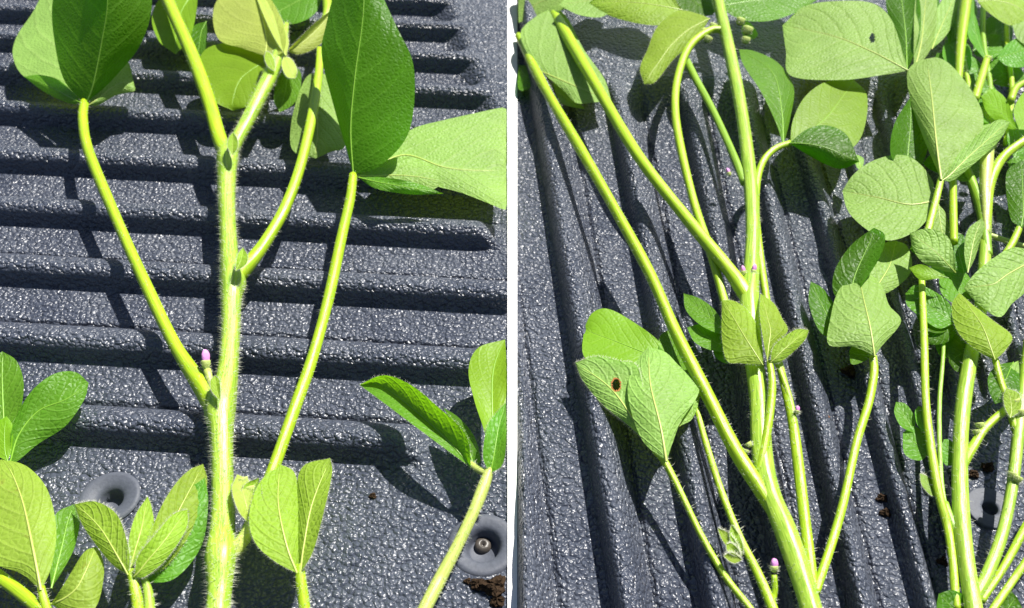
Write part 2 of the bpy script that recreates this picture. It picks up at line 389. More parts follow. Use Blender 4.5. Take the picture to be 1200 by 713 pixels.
def leaf(parent, mat, base, tip, A, B, zb, zt, cA=0.0, cB=0.0, arch=0.0, mid=None, wave=1.1, holes=(), hair=0.0, nt=34, ns=12, rib=1.0, name='leaflet'):
    """outline in photo pixels; zb, zt height of base and tip, cA, cB edge lift, arch mid lift (mm)"""
    def order(Q):
        ln = lambda q: sum(math.dist(u, v) for u, v in zip([base]+q, q+[tip]))
        Q = list(Q); return min(Q, Q[::-1], key=ln)
    A, B = order(A), order(B)
    if mid is not None: mid = order(mid)
    zb = zmap(zb, base[0]); zt = zmap(zt, tip[0])
    a = spline([base]+list(A)+[tip], nt); b = spline([base]+list(B)+[tip], nt)
    if mid is None:
        mm = (a+b)/2; lin = np.linspace(0, 1, nt)[:, None]; st = np.array(base)*(1-lin) + np.array(tip)*lin
        md = 0.6*mm + 0.4*st; md[0] = base; md[-1] = tip
    else: md = spline([base]+list(mid)+[tip], nt)
    if nt > 34: pass
    t = np.linspace(0, 1, nt); sv = np.linspace(-1, 1, 2*ns+1); ph = random.random()*6; ph2 = random.random()*6
    fr = random.uniform(7, 11)
    PX = np.zeros((nt, 2*ns+1)); PY = PX.copy(); Z = PX.copy(); UV = []
    size = max(np.ptp(np.vstack((a, b)), axis=0))/100.0
    for j, s in enumerate(sv):
        e = (a if s < 0 else b); w = abs(s)
        PX[:, j] = md[:, 0]*(1-w) + e[:, 0]*w; PY[:, j] = md[:, 1]*(1-w) + e[:, 1]*w
        lift = (cA if s < 0 else cB)*(w**1.4)*np.sin(np.pi*np.clip(t, 0, 1))**0.7
        wv = wave*size*(w**2)*np.sin(fr*t + (ph if s < 0 else ph2))*np.sin(np.pi*t)
        q = t*7.0 - 2.1*w**1.25
        quilt = 0.16*size*np.abs(np.sin(np.pi*q))*np.sin(np.pi*w)*np.sin(np.pi*t)
        Z[:, j] = (zb + (zt-zb)*t + arch*4*t*(1-t) + lift + wv + quilt)/1000
    V = at_arr(PX, PY, Z)
    for i in range(nt):
        for s in sv: UV.append((s/2+.5, t[i]))
    F = grid_faces(nt, 2*ns+1)
    if holes:
        keep = []; nc = 2*ns+1
        for f in F:
            cx = np.mean([PX[i//nc, i % nc] for i in f]); cy = np.mean([PY[i//nc, i % nc] for i in f])
            if not any(((cx-hx)/rx)**2 + ((cy-hy)/ry)**2 < 1 for hx, hy, rx, ry, _ in holes): keep.append(f)
        RIMF = [f for f in keep if any(h[4] and ((np.mean([PX[i//nc, i % nc] for i in f])-h[0])/(h[2]*1.28))**2 + ((np.mean([PY[i//nc, i % nc] for i in f])-h[1])/(h[3]*1.22))**2 < 1 for h in holes)]
        F = keep
    o = mesh_obj(name, V.reshape(-1, 3), F, LM[mat], parent, uv=UV)
    if holes and RIMF:
        mesh_obj('scorched_edge', V.reshape(-1, 3) + np.array((0, -.00012, .00016)), RIMF, M_SCORCH, o)
    # raised midrib
    if rib:
        n = 6; c = V[:, ns]; c = c[:int(nt*.93)]; tan = np.gradient(c, axis=0); tan /= (np.linalg.norm(tan, axis=1)[:, None]+1e-9)
        v = []
        for i in range(len(c)):
            x = np.cross(tan[i], (0.05, -0.6, 0.8)); x /= np.linalg.norm(x)+1e-9; y = np.cross(x, tan[i]); r = rib*(0.00055 if mat in ('pale', 'scar', 'cream') else 0.00042)*(1-0.8*i/len(c))*min(1.2, max(.5, size))
            for j in range(n):
                g = 2*math.pi*j/n; v.append(c[i] + r*(math.cos(g)*x + math.sin(g)*y))
        f = [(i*n+j, (i+1)*n+j, (i+1)*n+(j+1) % n, i*n+(j+1) % n) for i in range(len(c)-1) for j in range(n)]
        mesh_obj('midrib', v, f, SM['straw' if mat in ('pale', 'scar', 'young', 'cream') else 'rib'], o)
    if hair:
        hv, hf = [], []
        for side in (0, 2*ns):
            for i in range(1, nt-1):
                for _ in range(int(hair*3)+1):
                    g = random.random(); q = V[i, side]*(1-g) + V[min(i+1, nt-1), side]*g
                    d = V[i, side] - V[i, ns]; d = d/(np.linalg.norm(d)+1e-9) + np.random.normal(0, .35, 3); d /= np.linalg.norm(d)
                    spike(hv, hf, q, d, random.uniform(.0008, .0020), 0.00006)
        h = mesh_obj('hairs', hv, hf, M_HAIR, o); h['kind'] = 'stuff'
    return o
def bud(parent, px, py, z, r, ln, direc=(0, 1), mat=None):
    """flower bud: hairy calyx with folded petals on top; r, ln in px"""
    z = zmap(z, px); c, k = at(px, py, z/1000); s = k/FPX; r *= s; ln *= s
    d = np.array((direc[0], direc[1]*0.75, 0.55)); d /= np.linalg.norm(d)
    x = np.cross(d, (0, 0, 1)); x /= np.linalg.norm(x); y = np.cross(x, d)
    def lathe(name, prof, mt, par, tw=0, lob=0):
        n = 14; v = []; f = []
        for q, (rr, h) in enumerate(prof):
            for j in range(n):
                a = 2*math.pi*j/n + tw*q; g = rr*r*(1 + lob*math.cos(3*a))
                v.append(c + d*h*ln + g*(math.cos(a)*x + math.sin(a)*y*0.8))
        for q in range(len(prof)-1):
            for j in range(n): f.append((q*n+j, q*n+(j+1) % n, (q+1)*n+(j+1) % n, (q+1)*n+j))
        f.append(list(range((len(prof)-1)*n, len(prof)*n)))
        return mesh_obj(name, v, f, mt, par)
    ca = lathe('calyx', [(.35, -.75), (.75, -.55), (1.0, -.2), (1.02, .05), (.98, .2)], M_CALYX, parent, 0, .08)
    if mat is not None:
        lathe('petal', [(.70, .0), (.86, .25), (.92, .55), (.84, .85), (.58, 1.12), (.28, 1.26), (.05, 1.3)], mat, ca, 0.12, .16)
    hv, hf = [], []
    for _ in range(60):
        a = random.random()*6.28; h = random.uniform(-.7, .15); e = math.cos(a)*x + math.sin(a)*y
        q = c + d*h*ln + e*r*.85; dd = e + d*.5 + np.random.normal(0, .2, 3); dd /= np.linalg.norm(dd)
        spike(hv, hf, q, dd, random.uniform(.001, .0022), .00006)
    hh = mesh_obj('hairs', hv, hf, M_HAIR, ca); hh['kind'] = 'stuff'
    return ca
def plant(name, label, cat, px, py, group=None):
    p, _ = at(px, py, 0); return thing(name, label, cat, tuple(p), group)

# ------------------------------------------------------------------ left panel: the big plant
pl = plant('soybean_plant', 'thick hairy green soybean stem with forking petioles lying across the crosswise ribs', 'plant', 252, 760)
tube('stem', pl, [(240, 900, 15, 6), (247, 830, 15.5, 9), (252, 760, 17, 12), (255, 713, 17, 12), (257, 690, 17, 13), (258, 652, 20.5, 16), (260, 622, 16.5, 18), (261, 590, 15.3, 20), (260, 540, 15, 22), (259, 505, 16, 24), (258, 476, 20, 25),
                  (266, 440, 14.5, 27), (270, 390, 13, 29), (271, 350, 13.5, 31), (273, 328, 17, 32), (269, 300, 12.5, 34), (266, 240, 11.5, 37), (266, 200, 12.5, 40), (267, 182, 14, 41), (268, 172, 9, 42)],
     SM['stem'], 20, 5, 6, .0038, 3)
tube('petiole', pl, [(254, 488, 11, 25), (240, 458, 13, 27), (222, 432, 10.5, 29), (200, 395, 8.5, 31), (160, 310, 7.5, 36), (125, 230, 7, 41), (103, 175, 6.8, 44), (97, 140, 6.6, 46), (99, 120, 6, 47)], SM['pet'], 14, 4, .8, .0024)
tube('petiole', pl, [(270, 188, 10, 41), (258, 165, 10.5, 43), (245, 120, 9.5, 47), (225, 65, 9, 53), (205, 20, 8.5, 58), (188, -20, 8.5, 62), (175, -60, 8, 66)], SM['pet'], 14, 4, .9, .0024)
tube('branch', pl, [(266, 192, 9, 41), (276, 168, 9, 43), (290, 142, 9.5, 46), (305, 112, 10.5, 50), (317, 88, 10, 53), (325, 68, 9, 55), (332, 48, 6, 57), (336, 28, 3, 58)], SM['stem'], 14, 4, 5, .0034)
leaf(pl, 'cream', (335, 66), (298, -10), [(320, 42), (308, 16)], [(338, 46), (326, 14), (310, -6)], 62, 60, 3, -3, 3, hair=2)
leaf(pl, 'cream', (333, 66), (346, 92), [(330, 76), (336, 90)], [(342, 70), (348, 82)], 60, 56, 2, -2, 2, hair=2)
leaf(pl, 'young', (322, 84), (312, 60), [(314, 78), (310, 68)], [(322, 74), (318, 64)], 62, 66, 1, -1, 1, hair=2)
tube('petiole', pl, [(270, 335, 10, 32), (283, 318, 12, 34), (298, 302, 9.5, 36), (315, 278, 8, 38), (335, 242, 7.6, 42), (352, 195, 7.4, 46), (365, 140, 7, 51), (373, 90, 6, 55), (375, 58, 5, 58)], SM['pet'], 14, 4, .8, .0024)
tube('petiole', pl, [(262, 655, 10, 16), (285, 632, 10, 19), (305, 590, 9, 22), (322, 545, 8.6, 26), (345, 480, 8.2, 30), (366, 420, 7.8, 33), (385, 350, 7.4, 37), (401, 275, 7, 41), (410, 235, 6.6, 43), (414, 205, 5.5, 45)], SM['pet'], 14, 4, .8, .0024)
tube('bud_stalk', pl, [(256, 470, 4, 28), (248, 452, 4.5, 32), (243, 434, 5, 35)], SM['straw'], 10, 3, 3, .002)
bud(pl, 241, 425, 40, 5.2, 12, (-.1, 1), M_PETAL)
for x, y, r in ((330, 62, 6), (322, 74, 5.5), (336, 72, 5), (326, 50, 6), (284, 562, 6), (292, 572, 6)):
    bud(pl, x, y, 56 if y < 100 else 30, r, r*1.7, (random.uniform(-.5, .5), 1))
leaf(pl, 'cream', (294, 615), (278, 556), [(280, 600), (272, 574)], [(300, 590), (294, 566)], 26, 30, 4, -3, 3, hair=2)
tube('side_shoot', pl, [(262, 660, 9, 17), (278, 642, 10, 21), (290, 622, 7, 25), (296, 604, 5, 27)], SM['straw'], 12, 4, 3, .0028)
leaf(pl, 'young', (290, 610), (303, 560), [(284, 595), (286, 570)], [(300, 600), (306, 580)], 25, 32, 3, 3, hair=1, name='stipule')
leaf(pl, 'young', (276, 318), (285, 290), [(277, 308), (279, 298)], [(288, 310), (290, 300)], 54, 58, 1, 1, hair=1, rib=.5, name='stipule')
leaf(pl, 'young', (272, 182), (273, 155), [(267, 172), (268, 162)], [(278, 174), (278, 164)], 64, 68, 1, 1, hair=1, rib=.5, name='stipule')
leaf(pl, 'young', (258, 470), (252, 440), [(248, 458), (247, 446)], [(258, 458), (257, 446)], 44, 46, 1, 1, hair=1, rib=.5, name='stipule')
# leaflets on the left petiole
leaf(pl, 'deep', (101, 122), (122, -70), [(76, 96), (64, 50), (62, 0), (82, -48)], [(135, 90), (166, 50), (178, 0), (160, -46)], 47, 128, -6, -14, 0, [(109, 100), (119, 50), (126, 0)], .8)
leaf(pl, 'pale', (97, 121), (80, -52), [(60, 104), (28, 90), (15, 66), (20, 42), (40, 12), (58, -25)], [(105, 90), (112, 40), (105, -15)], 45, 40, -3, 10, -4, None, .5)
leaf(pl, 'up', (98, 122), (28, 90), [(72, 96), (48, 88)], [(80, 121), (52, 108)], 48, 41, 1, -4, 2)
leaf(pl, 'pale', (103, 124), (157, 98), [(112, 106), (128, 84), (149, 72)], [(116, 123), (136, 112), (157, 107)], 45, 38, 4, -5, 2)
# leaflets behind the upper fork
leaf(pl, 'lime', (232, -15), (206, 64), [(192, -5), (178, 20), (186, 48)], [(230, 15), (222, 45)], 44, 26, 2, 2)
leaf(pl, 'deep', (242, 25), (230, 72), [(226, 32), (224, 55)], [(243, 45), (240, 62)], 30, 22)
leaf(pl, 'cream', (311, 66), (296, -22), [(285, 57), (256, 46), (250, 12), (266, -12)], [(331, 62), (335, 42), (326, 14), (312, -8)], 57, 52, -4, 3, 4, [(312, 45), (306, 15)])
leaf(pl, 'lime', (317, 72), (273, 130), [(286, 50), (244, 56), (233, 80), (248, 116)], [(318, 98), (302, 120)], 44, 28, 2, -2, 3)
leaf(pl, 'cream', (336, 60), (393, 8), [(350, 46), (368, 28)], [(350, 64), (372, 55), (388, 34)], 56, 66, 5, -5, 0, None, .3, hair=1)
leaf(pl, 'up', (380, -12), (318, 26), [(360, -25), (325, -20), (300, 0)], [(370, 15), (346, 28)], 48, 36, 2, -2)
tube('petiole', pl, [(378, 30, 4, 50), (384, 10, 6, 53), (380, -20, 6, 56)], SM['pet'])
leaf(pl, 'up', (336, 74), (328, 132), [(324, 95), (321, 118)], [(352, 84), (351, 110), (342, 124)], 46, 28, 1, 1)
leaf(pl, 'pale', (374, 84), (370, 186), [(358, 92), (344, 130), (340, 165), (347, 180)], [(388, 95), (402, 140), (404, 172), (388, 178)], 46, 26, -3, -3, 2)
# leaflets on the right petiole
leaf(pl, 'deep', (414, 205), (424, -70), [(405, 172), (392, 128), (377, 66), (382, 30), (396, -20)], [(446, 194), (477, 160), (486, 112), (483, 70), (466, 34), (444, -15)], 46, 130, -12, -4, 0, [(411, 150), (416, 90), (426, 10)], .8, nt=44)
leaf(pl, 'pale', (428, 202), (593.5, 200), [(452, 174), (484, 151), (520, 141), (556, 133), (590, 126), (593.5, 129), (593.5, 160)], [(470, 206), (505, 217), (540, 226), (576, 240), (590, 246), (593.5, 243), (593.5, 222)], 33, 22, 2, -3, 3, [(473, 182), (519, 196), (555, 200)], .1)
leaf(pl, 'pale', (417, 206), (518, 212), [(440, 193), (470, 184), (500, 190)], [(440, 219), (480, 224), (508, 222)], 44, 36, 2, -4, 1)
leaf(pl, 'up', (420, 208), (520, 227), [(448, 208), (485, 214)], [(440, 221), (480, 228)], 46, 37, 1, -3, 2)

# small sprigs at the foot of the left panel
sp = plant('soybean_sprig', 'bright green sprig with broad rounded leaflets entering at the lower left corner', 'sprig', -30, 700)
tube('petiole', sp, [(-60, 600, 5, 5), (-25, 580, 5, 8), (0, 556, 5, 12), (10, 540, 4.5, 16)], SM['pet'], hairs=.6)
leaf(sp, 'up', (9, 528), (3, 412), [(-14, 500), (-26, 455), (-18, 425)], [(22, 490), (28, 452), (20, 424)], 18, 34, 3, 1)
leaf(sp, 'up', (12, 541), (104, 449), [(14, 502), (34, 462), (62, 439), (88, 436)], [(20, 541), (44, 521), (76, 500), (98, 470)], 16, 30, 5, -5, 3, [(22, 510), (45, 482), (78, 468)])
leaf(sp, 'lime', (9, 541), (8, 488), [(-6, 530), (-8, 500)], [(14, 525), (15, 500)], 20, 30)
sp = plant('soybean_sprig', 'pale oval leaf with a brown scarred midrib on a thick petiole, lower left corner', 'sprig', 70, 740)
tube('petiole', sp, [(-60, 640, 9, 9), (-20, 664, 9, 12), (20, 692, 9, 15), (60, 726, 9, 13), (100, 765, 9, 7)], SM['pet'], hairs=.8)
tube('petiole', sp, [(48, 688, 5, 24), (52, 705, 6, 21), (60, 730, 7, 14)], SM['pet'], hairs=1.2)
leaf(sp, 'scar', (48, 692), (2, 538), [(24, 672), (-14, 655), (-38, 600), (-22, 555)], [(60, 665), (66, 622), (56, 575), (32, 547)], 26, 20, -2, -3, 4, [(38, 640), (27, 590), (14, 555)], .6)
leaf(sp, 'up', (60, 690), (86, 591), [(58, 650), (64, 605)], [(94, 606), (88, 640), (74, 668)], 20, 18, 2, -3)
leaf(sp, 'scar', (60, 708), (112, 641), [(78, 680), (98, 648)], [(118, 648), (122, 672), (112, 712), (85, 722)], 20, 24, 4, -4, 3)
sp = plant('soybean_sprig', 'young fuzzy yellow-green trifoliate shoot beside the recessed washer at lower left', 'sprig', 165, 750)
tube('petiole', sp, [(153, 668, 5, 27), (158, 690, 7.5, 23), (162, 715, 8.5, 18), (166, 780, 8.5, 6)], SM['pet'], hairs=2.5, hl=.003)
tube('petiole', sp, [(166, 672, 4, 25), (173, 692, 6, 20), (176, 720, 7, 15), (178, 780, 7, 5)], SM['stem'], hairs=1.5)
leaf(sp, 'up', (168, 684), (240, 560), [(182, 640), (200, 590)], [(244, 590), (236, 640), (205, 678)], 20, 26, 1, -3)
leaf(sp, 'young', (163, 676), (238, 544), [(172, 640), (187, 598), (205, 568), (222, 551)], [(243, 566), (234, 600), (214, 640), (190, 668)], 26, 22, 3, -4, 3, None, .4, hair=1)
leaf(sp, 'young', (152, 668), (173, 582), [(150, 640), (158, 606)], [(178, 596), (180, 622), (166, 650)], 29, 28, 2, -2, 3, None, .4, hair=1)
leaf(sp, 'young', (150, 674), (87, 591), [(132, 662), (112, 638), (96, 614)], [(112, 588), (136, 602), (147, 628), (152, 655)], 29, 26, -3, 2, 4, None, .4, hair=2)
leaf(sp, 'young', (157, 676), (220, 597), [(162, 652), (181, 628), (202, 604)], [(218, 620), (196, 654), (170, 676)], 30, 28, 3, -3, 4, None, .4, hair=2)
sp = plant('soybean_sprig', 'young folded fuzzy leaf pair on a short petiole right of the thick stem', 'sprig', 360, 750)
tube('petiole', sp, [(351, 662, 6, 27), (353, 685, 7.5, 23), (357, 715, 8, 17), (362, 780, 8, 6)], SM['pet'], hairs=2.5, hl=.003)
leaf(sp, 'young', (348, 672), (328, 544), [(322, 658), (299, 636), (292, 604), (304, 566)], [(346, 556), (352, 600), (352, 645)], 28, 27, 2, -5, 4, [(336, 640), (326, 590)], .4, hair=2)
leaf(sp, 'young', (352, 672), (387, 537), [(348, 640), (346, 590), (354, 548)], [(389, 556), (379, 602), (367, 646)], 28, 30, -5, 3, 3, [(356, 640), (366, 590)], .4, hair=2)
sp = plant('soybean_sprig', 'slender petiole with a narrow folded leaflet above the recessed screw', 'sprig', 480, 750)
tube('petiole', sp, [(574, 550, 6, 29), (566, 572, 8, 27), (555, 600, 8, 25), (535, 642, 8.2, 21), (512, 686, 9, 16), (485, 740, 9, 10), (460, 800, 9, 5)], SM['straw'], hairs=1.6, hl=.0026)
tube('petiole', sp, [(572, 556, 5, 28), (560, 550, 5, 27), (550, 543, 4, 26)], SM['straw'], hairs=1.6)
leaf(sp, 'up', (552, 548), (421, 451), [(546, 510), (512, 476), (481, 451), (450, 440)], [(527, 530), (496, 507), (456, 477)], 27, 24, 10, 2, 4, [(530, 522), (493, 487), (447, 452)], .4, hair=1)
leaf(sp, 'deep', (553, 546), (520, 478), [(538, 515), (526, 490)], [(563, 540), (556, 512), (538, 490)], 25, 22, 1, -3)
leaf(sp, 'lime', (573, 545), (592, 398), [(568, 508), (556, 470), (549, 434), (560, 408)], [(588, 515), (593, 470), (593.5, 425)], 27, 34, 2, 2, 3)
leaf(sp, 'up', (574, 555), (593, 472), [(566, 535), (571, 500), (582, 484)], [(588, 546), (593, 525), (593.5, 495)], 30, 38, 2, 2, 2, hair=1)

# ------------------------------------------------------------------ right panel: the plant in the middle
pr = plant('soybean_plant', 'long-stemmed soybean plant lying over the lengthwise ribs, purple buds at its node', 'plant', 952, 730)
tube('stem', pr, [(1000, 880, 14, 6), (975, 800, 14, 8), (955, 730, 15, 11), (940, 680, 15, 12), (920, 622, 15, 15), (903, 580, 14, 17), (893, 535, 14, 19), (889, 470, 13, 21), (882, 410, 13, 23),
                  (878, 352, 13, 26), (880, 320, 11, 27), (882, 260, 9.5, 30), (877, 190, 9, 33), (868, 125, 8.5, 36), (855, 60, 8, 40), (838, -15, 7.5, 45), (825, -70, 7, 48)], SM['stem'], 18, 5, 1.6, .0026, 3.5)
tube('petiole', pr, [(922, 635, 8, 14), (909, 604, 9.5, 17), (895, 580, 10, 20), (862, 528, 9.5, 23), (830, 465, 8.8, 26), (793, 392, 8, 29), (762, 322, 7.4, 31), (722, 248, 7, 33), (682, 178, 7, 34), (646, 117, 6.6, 27), (628, 84, 7, 18), (616, 60, 5, 10), (607.5, 42, 4.6, 5)], SM['pet'], 14, 4, 1.1, .0024)
tube('petiole', pr, [(880, 356, 10, 26), (868, 336, 11, 28), (850, 311, 9, 30), (803, 254, 8, 33), (748, 183, 7.6, 36), (697, 98, 7.6, 31), (662, 38, 7.6, 20), (648, 14, 7, 14)], SM['pet'], 14, 4, .5, .002)
tube('petiole', pr, [(850, 36, 5, 41), (832, 36, 5, 42), (808, 55, 5.5, 41), (795, 88, 5.6, 38), (791, 125, 5.6, 35), (797, 170, 5.6, 32), (814, 240, 5.8, 28), (834, 300, 6, 25), (848, 350, 6, 22), (862, 400, 6, 20)], SM['pet'], 12, 4, .4, .002)
tube('petiole', pr, [(800, 62, 5, 30), (815, 92, 5, 30), (838, 135, 5.2, 30), (862, 188, 5.4, 31), (872, 215, 5, 31)], SM['dark'], 12, 4)
tube('petiole', pr, [(926, 168, 4.4, 36), (908, 175, 4.8, 35), (894, 190, 5, 33), (887, 215, 5, 31), (886, 255, 5, 29), (892, 310, 5.2, 26), (899, 360, 5.4, 23), (902, 410, 5.4, 21)], SM['pet'], 12, 4, .5)
tube('branch', pr, [(912, 420, 5, 25), (920, 455, 6, 23), (929, 495, 7, 20), (935, 540, 7.4, 18), (942, 600, 8, 15), (948, 650, 8, 13), (953, 690, 7, 11)], SM['pet'], 14, 4, .7)
tube('petiole', pr, [(905, 415, 4, 27), (915, 436, 4.2, 26), (926, 470, 4.4, 23), (931, 500, 4, 21)], SM['pet'], 10, 3, .8)
tube('petiole', pr, [(902, 424, 4.6, 31), (905, 455, 5.4, 29), (900, 500, 5.6, 26), (893, 538, 6, 23), (888, 556, 5, 21)], SM['pet'], 12, 4, .8)
tube('petiole', pr, [(1023, 418, 5.5, 24), (1024, 438, 5.8, 23), (1018, 472, 5.6, 21), (1004, 518, 5.8, 19), (988, 590, 6, 17), (973, 642, 6.2, 14), (955, 695, 7, 12)], SM['pet'], 12, 4, .5)
tube('petiole', pr, [(766, 528, 3.6, 23), (778, 540, 4.8, 22), (795, 572, 4.4, 20), (822, 628, 4.4, 17), (850, 676, 4.6, 14), (878, 712, 5, 10), (905, 750, 5, 6)], SM['pet'], 12, 4, .6)
tube('petiole', pr, [(816, 478, 4, 19), (828, 522, 4.6, 18), (846, 578, 5, 17), (868, 632, 5.6, 15), (888, 672, 6.5, 13), (905, 712, 7.5, 10), (918, 750, 8, 7)], SM['pet'], 12, 4, .8)
tube('bud_stalk', pr, [(906, 705, 4, 14), (908, 690, 4.2, 17), (907, 674, 4, 20)], SM['pet'], 10, 3, 2, .002)
bud(pr, 907, 665, 22, 4.8, 8, (.05, 1), M_PETAL)
bud(pr, 871, 319, 31, 3.0, 6, (-.1, 1), M_PETAL)
bud(pr, 883, 318, 32, 3.0, 7, (.2, 1), M_PETAL)
bud(pr, 854, 203, 33, 2.6, 5, (-.3, 1), M_PETAL)
bud(pr, 934, 482, 25, 2.8, 5, (.2, 1), M_PETAL)
for x, y, z, r in ((877, 520, 24, 4), (874, 528, 24, 3.6), (830, 45, 40, 5), (824, 36, 40, 5), (876, 34, 38, 6), (868, 24, 38, 5.5), (874, 46, 37, 5), (836, 30, 41, 5)):
    bud(pr, x, y, z, r, r*1.6, (random.uniform(-.6, .6), 1))
# fuzzy leaflets round the node
leaf(pr, 'young', (894, 428), (846, 352), [(868, 426), (852, 423), (846, 396)], [(861, 353), (876, 364), (886, 380), (893, 404)], 33, 28, -3, -2, 4, [(876, 400), (858, 370)], .4, hair=1)
leaf(pr, 'young', (899, 424), (891, 344), [(894, 396), (890, 366)], [(907, 356), (917, 374), (923, 388), (908, 408)], 33, 30, 2, -4, 4, None, .4, hair=1)
leaf(pr, 'young', (903, 425), (948, 387), [(906, 408), (919, 395), (934, 386)], [(943, 399), (927, 415), (913, 425)], 33, 31, 2, -3, 3, None, .3, hair=1)
leaf(pr, 'up', (856, 392), (801, 344), [(838, 364), (820, 350)], [(845, 392), (822, 382), (804, 364)], 22, 13, 1, 1)
leaf(pr, 'up', (858, 412), (805, 384), [(838, 384), (820, 380)], [(838, 412), (815, 402)], 19, 13, 1, 1)
leaf(pr, 'up', (862, 424), (834, 404), [(850, 404)], [(850, 426), (838, 418)], 18, 14)
# trifoliate leaf on the short left petiole
leaf(pr, 'lime', (780, 420), (684, 386), [(772, 400), (740, 376), (712, 362), (694, 367)], [(768, 440), (730, 436), (686, 420)], 20, 15, 1, 1, 2)
leaf(pr, 'up', (800, 474), (786, 385), [(778, 440), (772, 398)], [(808, 440), (799, 412)], 17, 20, 2, -3)
leaf(pr, 'pale', (776, 536), (674, 425), [(738, 500), (706, 474), (683, 446)], [(758, 490), (748, 432), (725, 423), (698, 418)], 22, 17, -4, 4, 2, [(745, 495), (715, 455)], .6, holes=[(722, 451, 4.6, 6.8, 1)], nt=90, ns=36, hair=1)
leaf(pr, 'pale', (796, 500), (812, 430), [(790, 470), (796, 440)], [(812, 490), (821, 462), (822, 442)], 20, 24)
leaf(pr, 'pale', (781, 541), (760, 407), [(754, 518), (739, 480), (736, 448), (748, 420)], [(788, 520), (798, 494), (818, 463), (816, 447), (795, 428), (780, 413)], 27, 24, -4, -3, 4, [(774, 500), (762, 450)], .5)
# small bracts near the lower pink bud
for b_, t_, a_, c_ in (((868, 650), (841, 619), [(855, 643), (846, 632)], [(862, 635), (852, 624)]), ((870, 652), (857, 615), [(860, 640), (855, 628)], [(870, 638), (864, 624)]), ((870, 656), (848, 652), [(862, 660), (855, 658)], [(862, 650), (855, 648)]), ((869, 653), (851, 638), [(858, 650), (852, 645)], [(864, 643), (857, 637)])):
    leaf(pr, 'young', b_, t_, a_, c_, 19, 22, 1, 1, hair=1, rib=.5)
# leaves at the top of the panel
leaf(pr, 'pale', (700, -12), (607.6, 27), [(672, 8), (640, 16)], [(650, -30), (610, -22), (607.5, 5)], 40, 8, 0, 0, wave=.2)
leaf(pr, 'pale', (634, 84), (716, 117), [(618, 62), (611, 35), (645, 11), (664, 20), (684, 58), (708, 92)], [(646, 94), (662, 108), (676, 121), (698, 120)], 15, 17, 0, -1, 2, [(662, 96), (690, 108)])
leaf(pr, 'pale', (628, 88), (686, 128), [(640, 92), (665, 108)], [(640, 112), (664, 124)], 10, 9, 1, -1)
leaf(pr, 'deep', (627, 90), (607.5, 76), [(618, 78)], [(620, 104), (607.5, 104)], 9, 3)
leaf(pr, 'pale', (724, -12), (655, 6), [(700, -18), (670, -8)], [(710, 18), (680, 18)], 38, 34)
leaf(pr, 'young', (800, 12), (690, 4), [(770, -25), (720, -22)], [(788, 24), (768, 30), (735, 25), (705, 15)], 40, 36, 6, -5, 4, [(760, 5), (720, 2)], .4, hair=1)
leaf(pr, 'young', (832, 22), (755, 99), [(817, 16), (793, 13), (770, 32), (759, 58), (750, 80)], [(815, 46), (790, 69), (768, 96)], 44, 34, -3, -4, 3, None, .4, hair=2)
leaf(pr, 'up', (842, 8), (958, 0), [(868, -24), (920, -30)], [(868, 23), (900, 25), (930, 16)], 42, 36, 3, -2, 2)
leaf(pr, 'pale', (872, 24), (884, 46), [(869, 36), (874, 46)], [(880, 28), (888, 40)], 30, 24)
leaf(pr, 'deep', (800, -14), (835, 18), [(790, 5), (810, 20)], [(825, -10), (840, 8)], 34, 30)
# leaf on the arching petiole
leaf(pr, 'up', (918, 172), (866, 58), [(910, 146), (892, 108), (871, 76)], [(884, 60), (912, 74), (930, 102), (927, 134)], 36, 34, 3, -6, 3, [(916, 130), (905, 85)], .4)
leaf(pr, 'lime', (926, 168), (1000, 93), [(929, 142), (943, 114), (968, 96)], [(962, 182), (998, 174), (1013, 150), (1016, 112)], 34, 30, 3, -4, 3, None, .5)
leaf(pr, 'deep', (925, 168), (1007, 190), [(945, 152), (968, 147), (992, 158)], [(954, 186), (984, 198)], 38, 34, 2, -9, 3)
# leaf on the right-hand petiole
leaf(pr, 'deep', (990, 402), (950, 330), [(962, 390), (948, 356)], [(966, 340), (984, 370)], 16, 20, 1, -2)
leaf(pr, 'deep', (1000, 352), (1024, 267), [(978, 346), (978, 318), (997, 288)], [(1012, 332), (1032, 300), (1037, 276)], 22, 40, -3, 4)
leaf(pr, 'pale', (1020, 350), (1050, 282), [(1016, 326), (1034, 288)], [(1046, 340), (1068, 318), (1064, 290)], 22, 24, 2, -2)
leaf(pr, 'pale', (1025, 418), (1006, 320), [(1001, 407), (971, 404), (973, 374), (983, 340)], [(1034, 405), (1056, 377), (1042, 358), (1034, 336), (1020, 322)], 28, 25, -4, -4, 4, [(1020, 385), (1012, 350)], .5)
leaf(pr, 'up', (1022, 418), (995, 412), [(1012, 406), (1000, 405)], [(1012, 424), (998, 427)], 23, 20)

# ------------------------------------------------------------------ right panel: plant at the right edge
pq = plant('soybean_plant', 'green soybean plant with several stems fanning up from the lower right corner', 'plant', 1140, 720)
tube('stem', pq, [(1160, 880, 10.9, 5), (1150, 790, 10.9, 7), (1142, 720, 11.8, 8), (1134, 668, 11.3, 10), (1128, 620, 10.9, 13), (1125, 565, 10.5, 15), (1126, 510, 10.1, 18), (1130, 465, 9.7, 20), (1138, 418, 9.2, 23), (1148, 370, 8.4, 25), (1153, 320, 7.6, 26), (1155, 270, 7.1, 27), (1153, 230, 6.7, 28)], SM['stem'], 16, 5, .8)
tube('petiole', pq, [(1122, 715, 5.0, 12), (1119, 690, 5.9, 13), (1117, 660, 5.9, 14), (1111, 620, 6.3, 16), (1101, 582, 6.3, 19), (1091, 525, 6.0, 22), (1085, 470, 5.7, 25), (1083, 400, 5.2, 28), (1080, 325, 4.5, 30)], SM['pet'], 12, 4, .5)
